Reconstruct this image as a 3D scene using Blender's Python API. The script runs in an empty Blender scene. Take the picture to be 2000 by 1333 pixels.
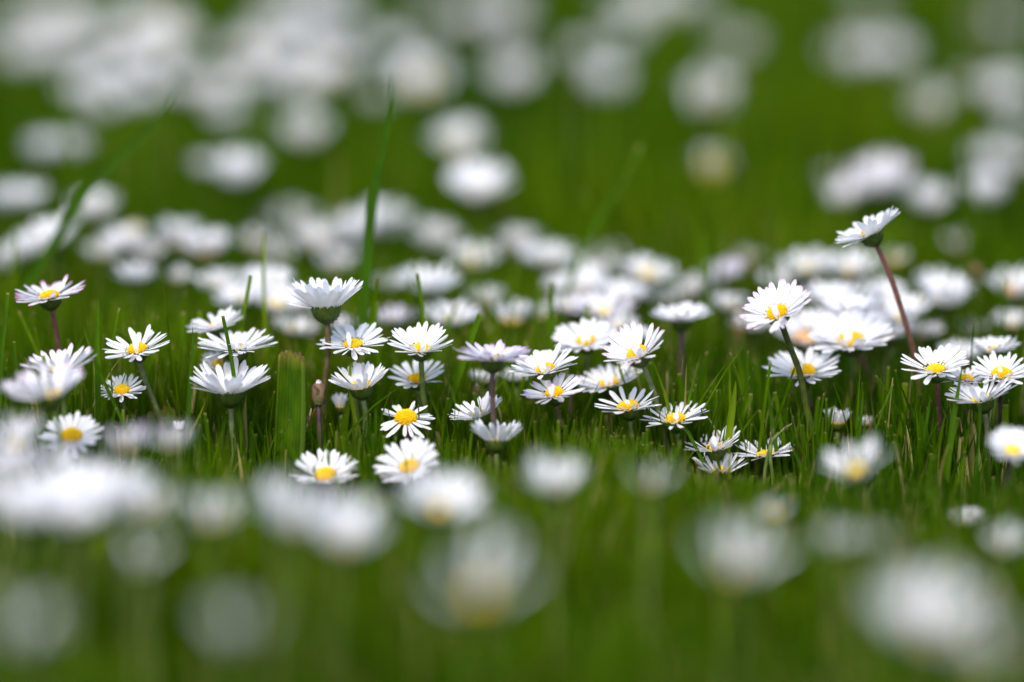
import bpy, math, random
import numpy as np
from mathutils import Vector, Matrix

random.seed(7); rng = np.random.default_rng(11)
S = bpy.context.scene
R = math.radians

# ------------------------------------------------------------------ camera
THETA = R(15.5)            # the camera looks down by this much
FOC = 1.667                # metres to the sharp row of daisies
Z0 = 0.050 * math.cos(THETA)
cam_d = bpy.data.cameras.new('camera'); cam = bpy.data.objects.new('camera', cam_d)
S.collection.objects.link(cam); S.camera = cam
cam_d.lens = 200; cam_d.sensor_width = 36; cam_d.clip_start = .05; cam_d.clip_end = 1000
CAM = Vector((0, -FOC * math.cos(THETA), Z0 + FOC * math.sin(THETA)))
cam.location = CAM; cam.rotation_euler = (math.pi / 2 - THETA, 0, 0)
cam_d.dof.use_dof = True; cam_d.dof.focus_distance = FOC
cam_d.dof.aperture_fstop = 2.4; cam_d.dof.aperture_blades = 9; cam_d.dof.aperture_rotation = R(10)
S.render.resolution_x = 1024; S.render.resolution_y = 682

# ------------------------------------------------------------------ light
SUN_EL, SUN_AZ = R(58), R(200)      # azimuth: direction the light comes from, clockwise from +Y
W = bpy.data.worlds.new('World'); S.world = W; W.use_nodes = True
wn = W.node_tree; bg = wn.nodes['Background']; sky = wn.nodes.new('ShaderNodeTexSky')
sky.sky_type = 'NISHITA'; sky.sun_disc = False; sky.sun_elevation = SUN_EL; sky.sun_rotation = SUN_AZ
sky.air_density = 1.0; sky.dust_density = 3.0; sky.ozone_density = 1.0
wn.links.new(sky.outputs[0], bg.inputs[0]); bg.inputs[1].default_value = .15
sun_d = bpy.data.lights.new('sun', 'SUN'); sun = bpy.data.objects.new('sun', sun_d); S.collection.objects.link(sun)
sun_d.energy = 1.2; sun_d.angle = R(22); sun_d.color = (1, .965, .92)
sd = Vector((math.sin(SUN_AZ) * math.cos(SUN_EL), math.cos(SUN_AZ) * math.cos(SUN_EL), math.sin(SUN_EL)))
sun.rotation_euler = (-sd).to_track_quat('-Z', 'Y').to_euler()
S.view_settings.view_transform = 'Standard'; S.view_settings.look = 'None'
S.view_settings.exposure = 1.08; S.view_settings.gamma = 1
S.render.engine = 'CYCLES'
S.cycles.max_bounces = 10; S.cycles.diffuse_bounces = 5; S.cycles.transmission_bounces = 6
S.cycles.use_denoising = True

# ------------------------------------------------------------------ frame of reference
RIGHT = Vector((1, 0, 0)); UP = Vector((0, math.sin(THETA), math.cos(THETA)))
BACK = Vector((0, -math.cos(THETA), math.sin(THETA)))
DS = .71                   # depths below are noted in units of .71 mm
def pt(px, py, dl):
    """world point seen at photo pixel (px, py), dl units behind the sharp plane"""
    dep = FOC + dl * DS / 1000; k = .18 * dep / 2000
    return CAM - BACK * dep + RIGHT * ((px - 1000) * k) + UP * ((666.5 - py) * k)
def mm(wpx, dl): return wpx * .18 * (FOC + dl * DS / 1000) / 2000      # pixels -> metres at that depth

# ------------------------------------------------------------------ materials
MATS = {}
def newmat(name):
    m = bpy.data.materials.new(name); m.use_nodes = True; m.node_tree.nodes.clear(); MATS[name] = m
    return m, m.node_tree.nodes, m.node_tree.links
def ramp(n, stops):
    r = n.new('ShaderNodeValToRGB'); e = r.color_ramp.elements
    e[0].position, e[0].color = stops[0][0], (*stops[0][1], 1)
    e[1].position, e[1].color = stops[-1][0], (*stops[-1][1], 1)
    for p, c in stops[1:-1]:
        x = e.new(p); x.color = (*c, 1)
    return r
def thin(n, l, colour, trans, rough=.5, spec=.35, tint=None, bump=None):
    """leaf shader: a Principled surface mixed with light let through"""
    p = n.new('ShaderNodeBsdfPrincipled'); t = n.new('ShaderNodeBsdfTranslucent')
    p.inputs['Roughness'].default_value = rough; p.inputs['Specular IOR Level'].default_value = spec
    l.new(colour, p.inputs['Base Color'])
    if tint:
        g = n.new('ShaderNodeMix'); g.data_type = 'RGBA'; g.blend_type = 'MULTIPLY'; g.inputs[0].default_value = 1
        l.new(colour, g.inputs[6]); g.inputs[7].default_value = (*tint, 1); l.new(g.outputs[2], t.inputs[0])
    else: l.new(colour, t.inputs[0])
    if bump:
        l.new(bump, p.inputs['Normal']); l.new(bump, t.inputs['Normal'])
    mx = n.new('ShaderNodeMixShader'); mx.inputs[0].default_value = trans
    l.new(p.outputs[0], mx.inputs[1]); l.new(t.outputs[0], mx.inputs[2])
    o = n.new('ShaderNodeOutputMaterial'); l.new(mx.outputs[0], o.inputs[0])
def mixrgb(n, l, fac, a, b, mode='MIX'):
    g = n.new('ShaderNodeMix'); g.data_type = 'RGBA'; g.blend_type = mode
    for s, v in ((0, fac), (6, a), (7, b)):
        if isinstance(v, (int, float)): g.inputs[s].default_value = v
        elif isinstance(v, tuple): g.inputs[s].default_value = (*v, 1)
        else: l.new(v, g.inputs[s])
    return g.outputs[2]
def uvxy(n, l):
    u = n.new('ShaderNodeUVMap'); u.uv_map = 'UVMap'; s = n.new('ShaderNodeSeparateXYZ'); l.new(u.outputs[0], s.inputs[0]); return s
def noise(n, scale, detail=3):
    t = n.new('ShaderNodeTexNoise'); t.inputs['Scale'].default_value = scale; t.inputs['Detail'].default_value = detail; return t
def petal_mat(name, tipcol, start, white=(.86, .86, .87)):
    m, n, l = newmat(name); s = uvxy(n, l)
    r = ramp(n, [(0, (.80, .82, .66)), (.14, white), (start, white), (1, tipcol)])
    l.new(s.outputs[1], r.inputs[0])
    # fine lengthwise ribs
    w = n.new('ShaderNodeMath'); w.operation = 'MULTIPLY'; w.inputs[1].default_value = 5.5; l.new(s.outputs[0], w.inputs[0])
    si = n.new('ShaderNodeMath'); si.operation = 'SINE'
    w2 = n.new('ShaderNodeMath'); w2.operation = 'MULTIPLY'; w2.inputs[1].default_value = 6.283; l.new(w.outputs[0], w2.inputs[0]); l.new(w2.outputs[0], si.inputs[0])
    b = n.new('ShaderNodeBump'); b.inputs['Strength'].default_value = .45; b.inputs['Distance'].default_value = .00014
    l.new(si.outputs[0], b.inputs['Height'])
    thin(n, l, r.outputs[0], .34, .55, .25, None, b.outputs[0])
petal_mat('petal_white', (.85, .85, .88), .7)
petal_mat('petal_blush', (.76, .50, .70), .82, (.86, .85, .88))
petal_mat('petal_pink', (.62, .18, .44), .70, (.85, .82, .87))
petal_mat('petal_mauve', (.62, .48, .66), .55, (.81, .79, .86))
m, n, l = newmat('floret_yellow'); nz = noise(n, 900); tc = n.new('ShaderNodeTexCoord'); l.new(tc.outputs['Object'], nz.inputs[0])
s = uvxy(n, l); rad_ = ramp(n, [(0, (.80, .70, .02)), (.35, (.92, .66, .008)), (.9, (.95, .60, .004)), (1, (.62, .33, .003))]); l.new(s.outputs[1], rad_.inputs[0])
r = ramp(n, [(.3, (.80, .76, .70)), (.7, (1, 1, 1))]); l.new(nz.outputs[0], r.inputs[0])
thin(n, l, mixrgb(n, l, 1.0, rad_.outputs[0], r.outputs[0], 'MULTIPLY'), .12, .6, .15)
m, n, l = newmat('floret_rust'); nz = noise(n, 500); tc = n.new('ShaderNodeTexCoord'); l.new(tc.outputs['Object'], nz.inputs[0])
r = ramp(n, [(.3, (.62, .25, .03)), (.7, (.80, .42, .06))]); l.new(nz.outputs[0], r.inputs[0]); thin(n, l, r.outputs[0], .12, .6, .2)
def stalk_mat(name, lo, hi, trans=.12, scale=420, rough=.5):
    m, n, l = newmat(name); nz = noise(n, scale); tc = n.new('ShaderNodeTexCoord'); l.new(tc.outputs['Object'], nz.inputs[0])
    s = uvxy(n, l); c1 = mixrgb(n, l, s.outputs[1], lo, hi)
    r = ramp(n, [(.3, (.6, .6, .6)), (.7, (1.15, 1.15, 1.15))]); l.new(nz.outputs[0], r.inputs[0])
    thin(n, l, mixrgb(n, l, 1.0, c1, r.outputs[0], 'MULTIPLY'), trans, rough, .16)
stalk_mat('stem_green', (.16, .20, .035), (.13, .19, .045))
stalk_mat('stem_olive', (.17, .17, .03), (.115, .08, .04))
stalk_mat('stem_dark', (.12, .16, .02), (.06, .075, .02))
stalk_mat('stem_red', (.14, .10, .04), (.17, .065, .06))
stalk_mat('stem_purple', (.12, .12, .04), (.095, .05, .06))
stalk_mat('stem_grey', (.15, .19, .06), (.17, .20, .09))
stalk_mat('calyx_green', (.045, .075, .012), (.070, .105, .014), .1, 800)
stalk_mat('wilted_tan', (.40, .19, .06), (.42, .24, .09), .2)
stalk_mat('bract_green', (.06, .09, .02), (.13, .065, .04), .1, 900)
stalk_mat('bud_brown', (.09, .10, .03), (.20, .11, .075), .05, 700)
stalk_mat('dry_straw', (.42, .32, .15), (.55, .44, .27), .2, 500, .7)
stalk_mat('dry_brown', (.10, .065, .03), (.20, .12, .06), .05, 600, .8)
stalk_mat('hair_pale', (.55, .60, .45), (.65, .65, .55), .4)
# grass: UV.x is a number of the blade (its own hue), UV.y runs base -> tip
def grass_mat(name, stops, tip=True):
    m, n, l = newmat(name); s = uvxy(n, l)
    r = ramp(n, stops); l.new(s.outputs[0], r.inputs[0])
    base = ramp(n, [(0, (1.2, 1.1, .6)), (.4, (1, 1, 1)), (1, (1, 1, 1))]); l.new(s.outputs[1], base.inputs[0])
    c = mixrgb(n, l, 1.0, r.outputs[0], base.outputs[0], 'MULTIPLY')
    if tip:
        tr = ramp(n, [(.97, (0, 0, 0)), (.99, (1, 1, 1))]); l.new(s.outputs[1], tr.inputs[0])
        c = mixrgb(n, l, tr.outputs[0], c, (.24, .20, .07))
    nz = noise(n, 260); tc = n.new('ShaderNodeTexCoord')
    mp = n.new('ShaderNodeMapping'); mp.inputs['Scale'].default_value = (1, 1, .12); l.new(tc.outputs['Object'], mp.inputs[0]); l.new(mp.outputs[0], nz.inputs[0])
    v = ramp(n, [(.3, (.72, .72, .72)), (.7, (1.2, 1.2, 1.2))]); l.new(nz.outputs[0], v.inputs[0])
    c = mixrgb(n, l, 1.0, c, v.outputs[0], 'MULTIPLY')
    thin(n, l, c, .48, .50, .09, (1.0, 1.0, .4))
GR = [(0, (.036, .102, .002)), (.25, (.058, .134, .0005)), (.5, (.082, .162, .0005)), (.78, (.130, .215, .001)), (.90, (.19, .24, .012)), (.94, (.34, .29, .09)), (1, (.42, .35, .16))]
grass_mat('grass_green', GR)
grass_mat('blade_green', GR, False)
grass_mat('blade_cut', GR, True)
m, n, l = newmat('broad_leaf'); s = uvxy(n, l)
w = n.new('ShaderNodeMath'); w.operation = 'MULTIPLY'; w.inputs[1].default_value = 62; l.new(s.outputs[0], w.inputs[0])
si = n.new('ShaderNodeMath'); si.operation = 'SINE'; l.new(w.outputs[0], si.inputs[0])
nz = noise(n, 300, 4); tc = n.new('ShaderNodeTexCoord'); mp = n.new('ShaderNodeMapping'); mp.inputs['Scale'].default_value = (1, 1, .25); l.new(tc.outputs['Object'], mp.inputs[0]); l.new(mp.outputs[0], nz.inputs[0])
ad = n.new('ShaderNodeMath'); ad.operation = 'MULTIPLY_ADD'; ad.inputs[1].default_value = .05; l.new(si.outputs[0], ad.inputs[0]); l.new(nz.outputs[0], ad.inputs[2])
r = ramp(n, [(.3, (.030, .075, .0005)), (.55, (.052, .115, .0005)), (.8, (.09, .16, .002))]); l.new(ad.outputs[0], r.inputs[0])
tr = ramp(n, [(.90, (0, 0, 0)), (1, (.75, .75, .75))]); l.new(s.outputs[1], tr.inputs[0])
rim = ramp(n, [(.80, (0, 0, 0)), (.84, (.8, .8, .8))]); l.new(s.outputs[0], rim.inputs[0])
c = mixrgb(n, l, rim.outputs[0], r.outputs[0], (.09, .16, .015)); c = mixrgb(n, l, tr.outputs[0], c, (.24, .22, .03))
bp = n.new('ShaderNodeBump'); bp.inputs['Strength'].default_value = .2; bp.inputs['Distance'].default_value = .0001; l.new(si.outputs[0], bp.inputs['Height'])
thin(n, l, c, .38, .65, .07, (1, 1, .5), bp.outputs[0])
m, n, l = newmat('soil'); nz = noise(n, 60, 8); nz2 = noise(n, 2.5, 4); tc = n.new('ShaderNodeTexCoord')
l.new(tc.outputs['Object'], nz.inputs[0]); l.new(tc.outputs['Object'], nz2.inputs[0])
r = ramp(n, [(.35, (.035, .045, .004)), (.55, (.055, .085, .004)), (.75, (.09, .13, .008))]); l.new(nz.outputs[0], r.inputs[0])
r2 = ramp(n, [(.35, (.8, .8, .8)), (.65, (1.2, 1.2, 1.2))]); l.new(nz2.outputs[0], r2.inputs[0])
p = n.new('ShaderNodeBsdfPrincipled'); p.inputs['Roughness'].default_value = .95; p.inputs['Specular IOR Level'].default_value = .1
l.new(mixrgb(n, l, 1.0, r.outputs[0], r2.outputs[0], 'MULTIPLY'), p.inputs['Base Color'])
o = n.new('ShaderNodeOutputMaterial'); l.new(p.outputs[0], o.inputs[0])

# ------------------------------------------------------------------ mesh tools
class MB:
    def __init__(s): s.v = []; s.f = []; s.uv = []; s.n = 0
    def add(s, v, f, uv):
        s.v.append(np.asarray(v, float).reshape(-1, 3)); s.uv.append(np.asarray(uv, float).reshape(-1, 2))
        s.f += [tuple(i + s.n for i in q) for q in f]; s.n += len(s.v[-1])
    def mesh(s, name, mat, smooth=True):
        me = bpy.data.meshes.new(name); V = np.concatenate(s.v); UV = np.concatenate(s.uv)
        me.from_pydata(V.tolist(), [], s.f); me.materials.append(MATS[mat])
        ul = me.uv_layers.new(name='UVMap'); li = np.empty(len(me.loops), np.int32); me.loops.foreach_get('vertex_index', li)
        ul.data.foreach_set('uv', UV[li].astype(np.float32).ravel())
        if smooth: me.shade_smooth()
        return me
def link(name, me, parent=None, mtx=None):
    o = bpy.data.objects.new(name, me); S.collection.objects.link(o)
    if parent is not None: o.parent = parent
    if mtx is not None: o.matrix_local = mtx
    return o
def tag(o, label, cat, group=None, kind=None):
    o['label'] = label
    if cat: o['category'] = cat
    if group: o['group'] = group
    if kind: o['kind'] = kind
    return o
def empty(name, loc):
    o = bpy.data.objects.new(name, None); S.collection.objects.link(o); o.location = loc; o.empty_display_size = .005; return o
def bez(p, t):
    a, b, c, d = p; u = 1 - t
    return a * u**3 + b * 3 * u * u * t + c * 3 * u * t * t + d * t**3
def catmull(pts, k=7):
    P = [2 * pts[0] - pts[1]] + list(pts) + [2 * pts[-1] - pts[-2]]; out = []
    for i in range(1, len(P) - 2):
        for j in range(k):
            t = j / k; a, b, c, d = P[i - 1], P[i], P[i + 1], P[i + 2]
            out.append(.5 * ((2 * b) + (c - a) * t + (2 * a - 5 * b + 4 * c - d) * t * t + (3 * b - a - 3 * c + d) * t**3))
    return out + [P[-2]]
def frames(path):
    n = len(path); out = []
    for i, p in enumerate(path):
        t = (path[min(i + 1, n - 1)] - path[max(i - 1, 0)]).normalized()
        s = RIGHT - t * RIGHT.dot(t)
        if s.length < .2: s = UP - t * UP.dot(t)
        s.normalize(); out.append((p, t, s, t.cross(s)))
    return out
def tube(mb, path, radii, sides=8, cap=True):
    V = []; UV = []; n = len(path); fr = frames(path)
    for i, (p, t, s, b) in enumerate(fr):
        for k in range(sides):
            a = 2 * math.pi * k / sides
            V.append(p + (s * math.cos(a) + b * math.sin(a)) * radii[i]); UV.append((k / sides, i / (n - 1)))
    F = [(i * sides + k, i * sides + (k + 1) % sides, (i + 1) * sides + (k + 1) % sides, (i + 1) * sides + k) for i in range(n - 1) for k in range(sides)]
    if cap: F.append(tuple((n - 1) * sides + k for k in range(sides)))
    mb.add(V, F, UV)
def hairs(mb, path, radii, count, ln=.0008, rnd=random):
    fr = frames(path)
    for _ in range(count):
        i = rnd.randrange(len(fr)); p, t, s, b = fr[i]; a = rnd.uniform(0, 6.283)
        if i + 1 < len(fr): p = p.lerp(fr[i + 1][0], rnd.random())
        d = s * math.cos(a) + b * math.sin(a); q = p + d * radii[i] * .9; w = t * .00004
        e = q + (d + t * rnd.uniform(-.5, .7)) * ln * rnd.uniform(.5, 1.2)
        mb.add([q - w, q + w, e], [(0, 1, 2)], [(0, .9)] * 3)

# ------------------------------------------------------------------ the daisy's parts (built 22 mm across)
ROOT = .0030
def petal_arrays(L, w, curl, cross, notch, seed, nl=8, nw=4):
    """petal along +Y from the origin, normal +Z"""
    rr = random.Random(seed); V = []; UV = []; sk = rr.uniform(-.06, .06); wob = rr.uniform(-.06, .06)
    for i in range(nl + 1):
        t = i / nl
        if t < .8: hw = w * (.30 + .70 * math.sin(min(1, t / .62) * math.pi / 2))
        else: hw = w * math.sqrt(max(0, 1 - ((t - .8) / .2) ** 2)) * 1.0
        hw = max(hw, w * .30)
        for j in range(nw + 1):
            x = (j / nw * 2 - 1); tt = t
            if i == nl: tt = t - notch * (abs(x) < .3) * .05
            V.append((x * hw * .5 + sk * L * t * t, tt * L, curl * L * t * t - cross * w * (1 - x * x) * -.5 + wob * w * x * t)); UV.append((j / nw, t))
    F = [(i * (nw + 1) + j, i * (nw + 1) + j + 1, (i + 1) * (nw + 1) + j + 1, (i + 1) * (nw + 1) + j) for i in range(nl) for j in range(nw)]
    return np.array(V), F, np.array(UV)
PV = [petal_arrays(.0080 * random.uniform(.94, 1.05), random.uniform(.00142, .00186), random.uniform(-.06, .14), random.uniform(-.3, .35), k % 2, k) for k in range(12)]
PVL = [petal_arrays(.0080 * random.uniform(.94, 1.05), random.uniform(.0016, .0020), random.uniform(-.06, .12), 0, 0, 50 + k, 4, 2) for k in range(5)]
PETAL = {}
for mat in ('petal_white', 'petal_blush', 'petal_pink', 'petal_mauve'):
    PETAL[mat] = []
    for k, (v, f, uv) in enumerate(PV):
        mb = MB(); mb.add(v, f, uv); PETAL[mat].append(mb.mesh('petal', mat))
def disc_mesh(mat, big, flat, seed):
    rr = random.Random(seed); mb = MB(); Rd = .0029; H = .0021 if not flat else .0012
    V = []; UV = []; F = []; nr, ns = 7, 20
    for i in range(nr + 1):
        a = i / nr
        for k in range(ns):
            q = 2 * math.pi * k / ns; V.append((Rd * a * math.cos(q), Rd * a * math.sin(q), H * math.sqrt(max(0, 1 - a * a * .97)) - .0004)); UV.append((0, 1 if big else a * .9))
    F = [(i * ns + k, i * ns + (k + 1) % ns, (i + 1) * ns + (k + 1) % ns, (i + 1) * ns + k) for i in range(nr) for k in range(ns)]
    mb.add(V, F, UV)
    if big:
        N = 120
        for q in range(N):          # florets on the spiral of a daisy's eye
            a = math.sqrt((q + .5) / N); ph = q * 2.39996
            c = Vector((Rd * a * math.cos(ph), Rd * a * math.sin(ph), H * math.sqrt(max(0, 1 - a * a * .97)) - .0004))
            nrm = Vector((c.x / Rd * .9, c.y / Rd * .9, .75)).normalized(); h = .00036 * rr.uniform(.5, 1.4) * (1.25 if a > .5 else .8); r0 = .00021 * (1.1 if a > .4 else .85)
            s = nrm.orthogonal().normalized(); b = nrm.cross(s); V = []
            for (rz, hz) in ((1, 0), (1.05, .6), (.62, 1)):
                for k in range(6):
                    g = k * math.pi / 3; V.append(c + (s * math.cos(g) + b * math.sin(g)) * r0 * rz + nrm * h * hz)
            V.append(c + nrm * h * 1.15)
            F = [(i * 6 + k, i * 6 + (k + 1) % 6, i * 6 + 6 + (k + 1) % 6, i * 6 + 6 + k) for i in range(2) for k in range(6)] + [(12 + k, 12 + (k + 1) % 6, 18) for k in range(6)]
            mb.add(V, F, [(0, a * .88)] * 19)
    return mb.mesh('flower_disc', mat)
DISC = {'fine': [disc_mesh('floret_yellow', True, k % 2, k) for k in range(3)], 'plain': [disc_mesh('floret_yellow', False, 0, 0)], 'rust': [disc_mesh('floret_rust', False, 0, 0)]}
def calyx_mesh(seed, fine):
    rr = random.Random(seed); mb = MB(); ns = 52 if fine else 26
    prof = [(.0007, -.0040), (.0012, -.0037), (.0021, -.0030), (.0028, -.0022), (.0031, -.0013), (.0033, -.0006), (.0034, .0003)]
    V = []; UV = []
    for i, (r0, z) in enumerate(prof):
        for k in range(ns):
            a = 2 * math.pi * k / ns; ph = (k % 4) / 4; tooth = math.sin(ph * math.pi)
            rr0 = r0 * (1 + .05 * tooth * (i > 1)); zz = z + (.0010 * (tooth - .5) if i == 6 else 0)
            V.append((rr0 * math.cos(a), rr0 * math.sin(a), zz)); UV.append((k / ns, i / 6))
    F = [(i * ns + k, i * ns + (k + 1) % ns, (i + 1) * ns + (k + 1) % ns, (i + 1) * ns + k) for i in range(6) for k in range(ns)]
    mb.add(V, F, UV)
    if fine:
        for _ in range(170):
            a = rr.uniform(0, 6.283); j = rr.randrange(1, 6); r0, z = prof[j]; d = Vector((math.cos(a), math.sin(a), 0)); q = d * r0 + Vector((0, 0, z)); w = Vector((0, 0, .00004))
            mb.add([q - w, q + w, q + (d + Vector((0, 0, rr.uniform(-.8, .3)))) * .0006], [(0, 1, 2)], [(0, .9)] * 3)
    return mb.mesh('calyx', 'calyx_green')
CALYX = {True: [calyx_mesh(k, True) for k in range(2)], False: [calyx_mesh(9, False)]}

HEADS = []     # head spots, for the grass to part round
def stem_part(root, top, axis, lean, mat, fine, rr, gy=None, rad=.00078):
    L = max(top.z, .004); gx = top.x + lean; g = Vector((gx, top.y + (gy if gy is not None else rr.uniform(-.003, .008) + axis.y * -.12 * L), -.002))
    k = (top - g).length
    P = (top, top - axis * k * .33, g + Vector((-(lean) * .12, 0, k * .36)), g)
    n = 20 if fine else 9
    path = [bez(P, i / n) for i in range(n + 1)][::-1]
    path = [q - g for q in path]; w1, w2, w3 = rr.uniform(0, 6), rr.uniform(2, 5), rr.uniform(.0002, .0007)
    path = [q + RIGHT * (w3 * math.sin(w1 + w2 * 3.1 * i / n) * math.sin(math.pi * i / n)) for i, q in enumerate(path)]
    rad *= rr.uniform(.9, 1.12); radii = [rad * (1.15 - .25 * i / n) * rr.uniform(.95, 1.05) for i in range(n + 1)]
    mb = MB(); tube(mb, path, radii, 10 if fine else 6)
    if fine: hairs(mb, path, radii, 420, .0009, rr)
    return g, mb.mesh('stem', mat)
def head_matrix(p, roll, rr):
    p = R(p); r = R(roll)
    a = RIGHT * (-math.sin(r) * math.cos(p)) + UP * (math.cos(r) * math.cos(p)) + BACK * math.sin(p); a.normalize()
    x = RIGHT - a * RIGHT.dot(a); x.normalize(); y = a.cross(x)
    M = Matrix((x, y, a)).transposed().to_4x4()
    return a, M
ALL = []
def daisy(x, y, Wd, p, roll, cup, dl, label, n=36, pet='petal_white', stem='stem_green', lean=0, disc=1.0, jit=1.0, group='daisies in the lawn', eye=None, gy=None, rad=.00078, gaps=0, spread=1.0, fold=0, hide=False):
    seed = int(x * 31 + y * 17 + dl * 7) & 0xffff; rr = random.Random(seed)
    fine = abs(dl) <= 48 and y < 1000
    cen = pt(x, y, dl); axis, M = head_matrix(p, roll, rr)
    rad_now = ROOT + .0080 * math.cos(R(cup)); sc = mm(Wd, dl) / 2 / rad_now
    hz = cen.z
    if hz < .012: cen.z = .012
    top = cen - axis * (.0037 * sc)
    g, sm = stem_part(None, top, axis, mm(lean, dl), stem, fine, rr, gy, rad)
    root = empty('daisy', g); tag(root, label, 'daisy', group)
    link('stem', sm, root)
    HM = Matrix.Translation(cen - g) @ M @ Matrix.Scale(sc, 4)
    link('calyx', rr.choice(CALYX[fine]), root, HM)
    dm = DISC['rust' if eye == 'rust' else 'fine' if fine else 'plain']
    link('flower_disc', rr.choice(dm), root, HM @ Matrix.Diagonal((disc, disc, disc * 1.05, 1)))
    off = rr.uniform(0, 6.28); mb = MB(); gap = [rr.uniform(0, 6.28) for _ in range(gaps)]
    for i in range(n):
        a = (off + 2 * math.pi * (i + rr.uniform(-.38, .38) * jit) / n) % (2 * math.pi)
        if any(abs((a - q + math.pi) % (2 * math.pi) - math.pi) < .17 for q in gap): continue
        lay = i % 2
        c = R(cup + (5 if lay else -4) + rr.gauss(0, 4.2) * jit); ls = rr.uniform(.86, 1.06) * (1 if lay == 0 else .96)
        if rr.random() < .05 * jit: c += R(rr.uniform(-22, 28)); ls *= .9
        if fold and i >= n - fold: a = math.pi + rr.uniform(-.55, .55); c = R(rr.uniform(96, 122)); ls = rr.uniform(.42, .62)
        m = Matrix.Rotation(a, 4, 'Z') @ Matrix.Translation((0, ROOT * .92, -.0003 + .00035 * lay + rr.uniform(0, .0002))) @ Matrix.Rotation(c, 4, 'X') @ Matrix.Rotation(rr.gauss(0, .16) * jit, 4, 'Y') @ Matrix.Rotation(rr.gauss(0, .05) * jit, 4, 'Z') @ Matrix.Diagonal((rr.uniform(.88, 1.1) * spread, ls, ls, 1))
        pm = pet
        if pet == 'petal_pink' and rr.random() < .35: pm = 'petal_blush'
        if fine: link('petal', rr.choice(PETAL[pm]), root, HM @ m)
        else:
            v, f, uv = rr.choice(PVL); A = np.array(m); mb.add(v @ A[:3, :3].T + A[:3, 3], f, uv)
    if not fine: link('petal_ring', mb.mesh('petal_ring', pet), root, HM)
    HEADS.append((cen.x, cen.y, cen.z - (.012 if hide == 1 else 0), mm(Wd, dl) / 2 * (.0 if hide == 2 else 1), dl)); ALL.append((label, round(hz * 1000), dl, x, y))
    return root

def bud(x, y, w, h, dl, label, stem, lean, tipwhite=True, cat='daisy bud', name='daisy_bud', calyx='bud_brown', tipmat='petal_pink', tilt=0):
    rr = random.Random(int(x * 7 + y)); cen = pt(x, y, dl); W2 = mm(w, dl) / 2; H = mm(h, dl)
    ax = (UP + RIGHT * tilt).normalized()
    base = cen - ax * H * .5
    g, sm = stem_part(None, base, ax, mm(lean, dl), stem, abs(dl) < 48, rr)
    root = empty(name, g); tag(root, label, cat); link('stem', sm, root)
    mb = MB(); ns = 28; V = []; UV = []; prof = [(.3, 0), (.72, .10), (.96, .28), (1.0, .5), (.93, .72), (.72, .9), (.5, .97)]
    x0 = RIGHT - ax * RIGHT.dot(ax); x0.normalize(); y0 = ax.cross(x0)
    for i, (q, z) in enumerate(prof):
        for k in range(ns):
            a = 2 * math.pi * k / ns; gr = 1 + .05 * math.cos(a * 13)
            V.append(base - g + (x0 * math.cos(a) + y0 * math.sin(a)) * W2 * q * gr + ax * H * z); UV.append((k / ns, z))
    F = [(i * ns + k, i * ns + (k + 1) % ns, (i + 1) * ns + (k + 1) % ns, (i + 1) * ns + k) for i in range(6) for k in range(ns)]
    mb.add(V, F, UV); F = []
    hairs(mb, [base - g + ax * H * t for t in (.1, .3, .5, .7, .9)], [W2 * .7, W2 * .95, W2, W2 * .93, W2 * .72], 90, .0006, rr)
    link('calyx', mb.mesh('calyx', calyx), root)
    if tipwhite:
        mb = MB(); F3 = Matrix((x0, y0, ax)).transposed().to_4x4()
        for k in range(22):
            q = k * 2.4; v, f, uv = PVL[k % 5]; s = H * (.80 if k % 2 else .66) / .0080
            m = Matrix.Translation(base - g + ax * H * .06) @ F3 @ Matrix.Rotation(q, 4, 'Z') @ Matrix.Translation((0, W2 * .78, 0)) @ Matrix.Rotation(R(84 + rr.uniform(-3, 6)), 4, 'X') @ Matrix.Diagonal((W2 * .42 / .0016, s, s * .6, 1))
            A = np.array(m); mb.add(v @ A[:3, :3].T + A[:3, 3], f, uv)
        link('bracts', mb.mesh('bracts', 'bract_green'), root)
    if tipwhite:
        mb = MB()
        for k in range(14):
            a = k * 2.4; v, f, uv = PVL[k % 5]; s = H * .28 / .0083
            m = Matrix.Translation(base - g + ax * H * .82) @ Matrix((x0, y0, ax)).transposed().to_4x4() @ Matrix.Rotation(a, 4, 'Z') @ Matrix.Translation((0, W2 * .5, 0)) @ Matrix.Rotation(R(102), 4, 'X') @ Matrix.Scale(s * 1.2, 4)
            A = np.array(m); mb.add(v @ A[:3, :3].T + A[:3, 3], f, uv)
        link('petal_tuft', mb.mesh('petal_tuft', tipmat), root)
    HEADS.append((cen.x, cen.y, base.z, W2, dl))
    return root

# ------------------------------------------------------------------ ground
mb = MB(); N = 40; ext = [-300, -60, -12, -4] + list(np.linspace(-2, 4, N)) + [8, 20, 80, 400]
V = []; UV = []
for j, yy in enumerate(ext):
    for i, xx in enumerate(ext):
        V.append((xx - (1 if abs(xx) < 5 else 0), yy, 0)); UV.append((i / 47, j / 47))
M_ = len(ext); F = [(j * M_ + i, j * M_ + i + 1, (j + 1) * M_ + i + 1, (j + 1) * M_ + i) for j in range(M_ - 1) for i in range(M_ - 1)]
mb.add(V, F, UV); o = link('ground', mb.mesh('ground', 'soil')); o['kind'] = 'structure'; o['label'] = 'green lawn ground under the grass'

# ------------------------------------------------------------------ daisies
def D(x, y, Wd, p, roll, cup, dl, label, **k):
    k['disc'] = k.get('disc', 1) * .93
    k['fold'] = min(2, k.get('fold', 0)); k['n'] = int(k.get('n', 36) * 1.36); k.setdefault('jit', 1.0)
    return daisy(x, y, Wd * 1.02, p - 1, roll, cup * 1.2 + 4, dl * .85, label, **k)
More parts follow.
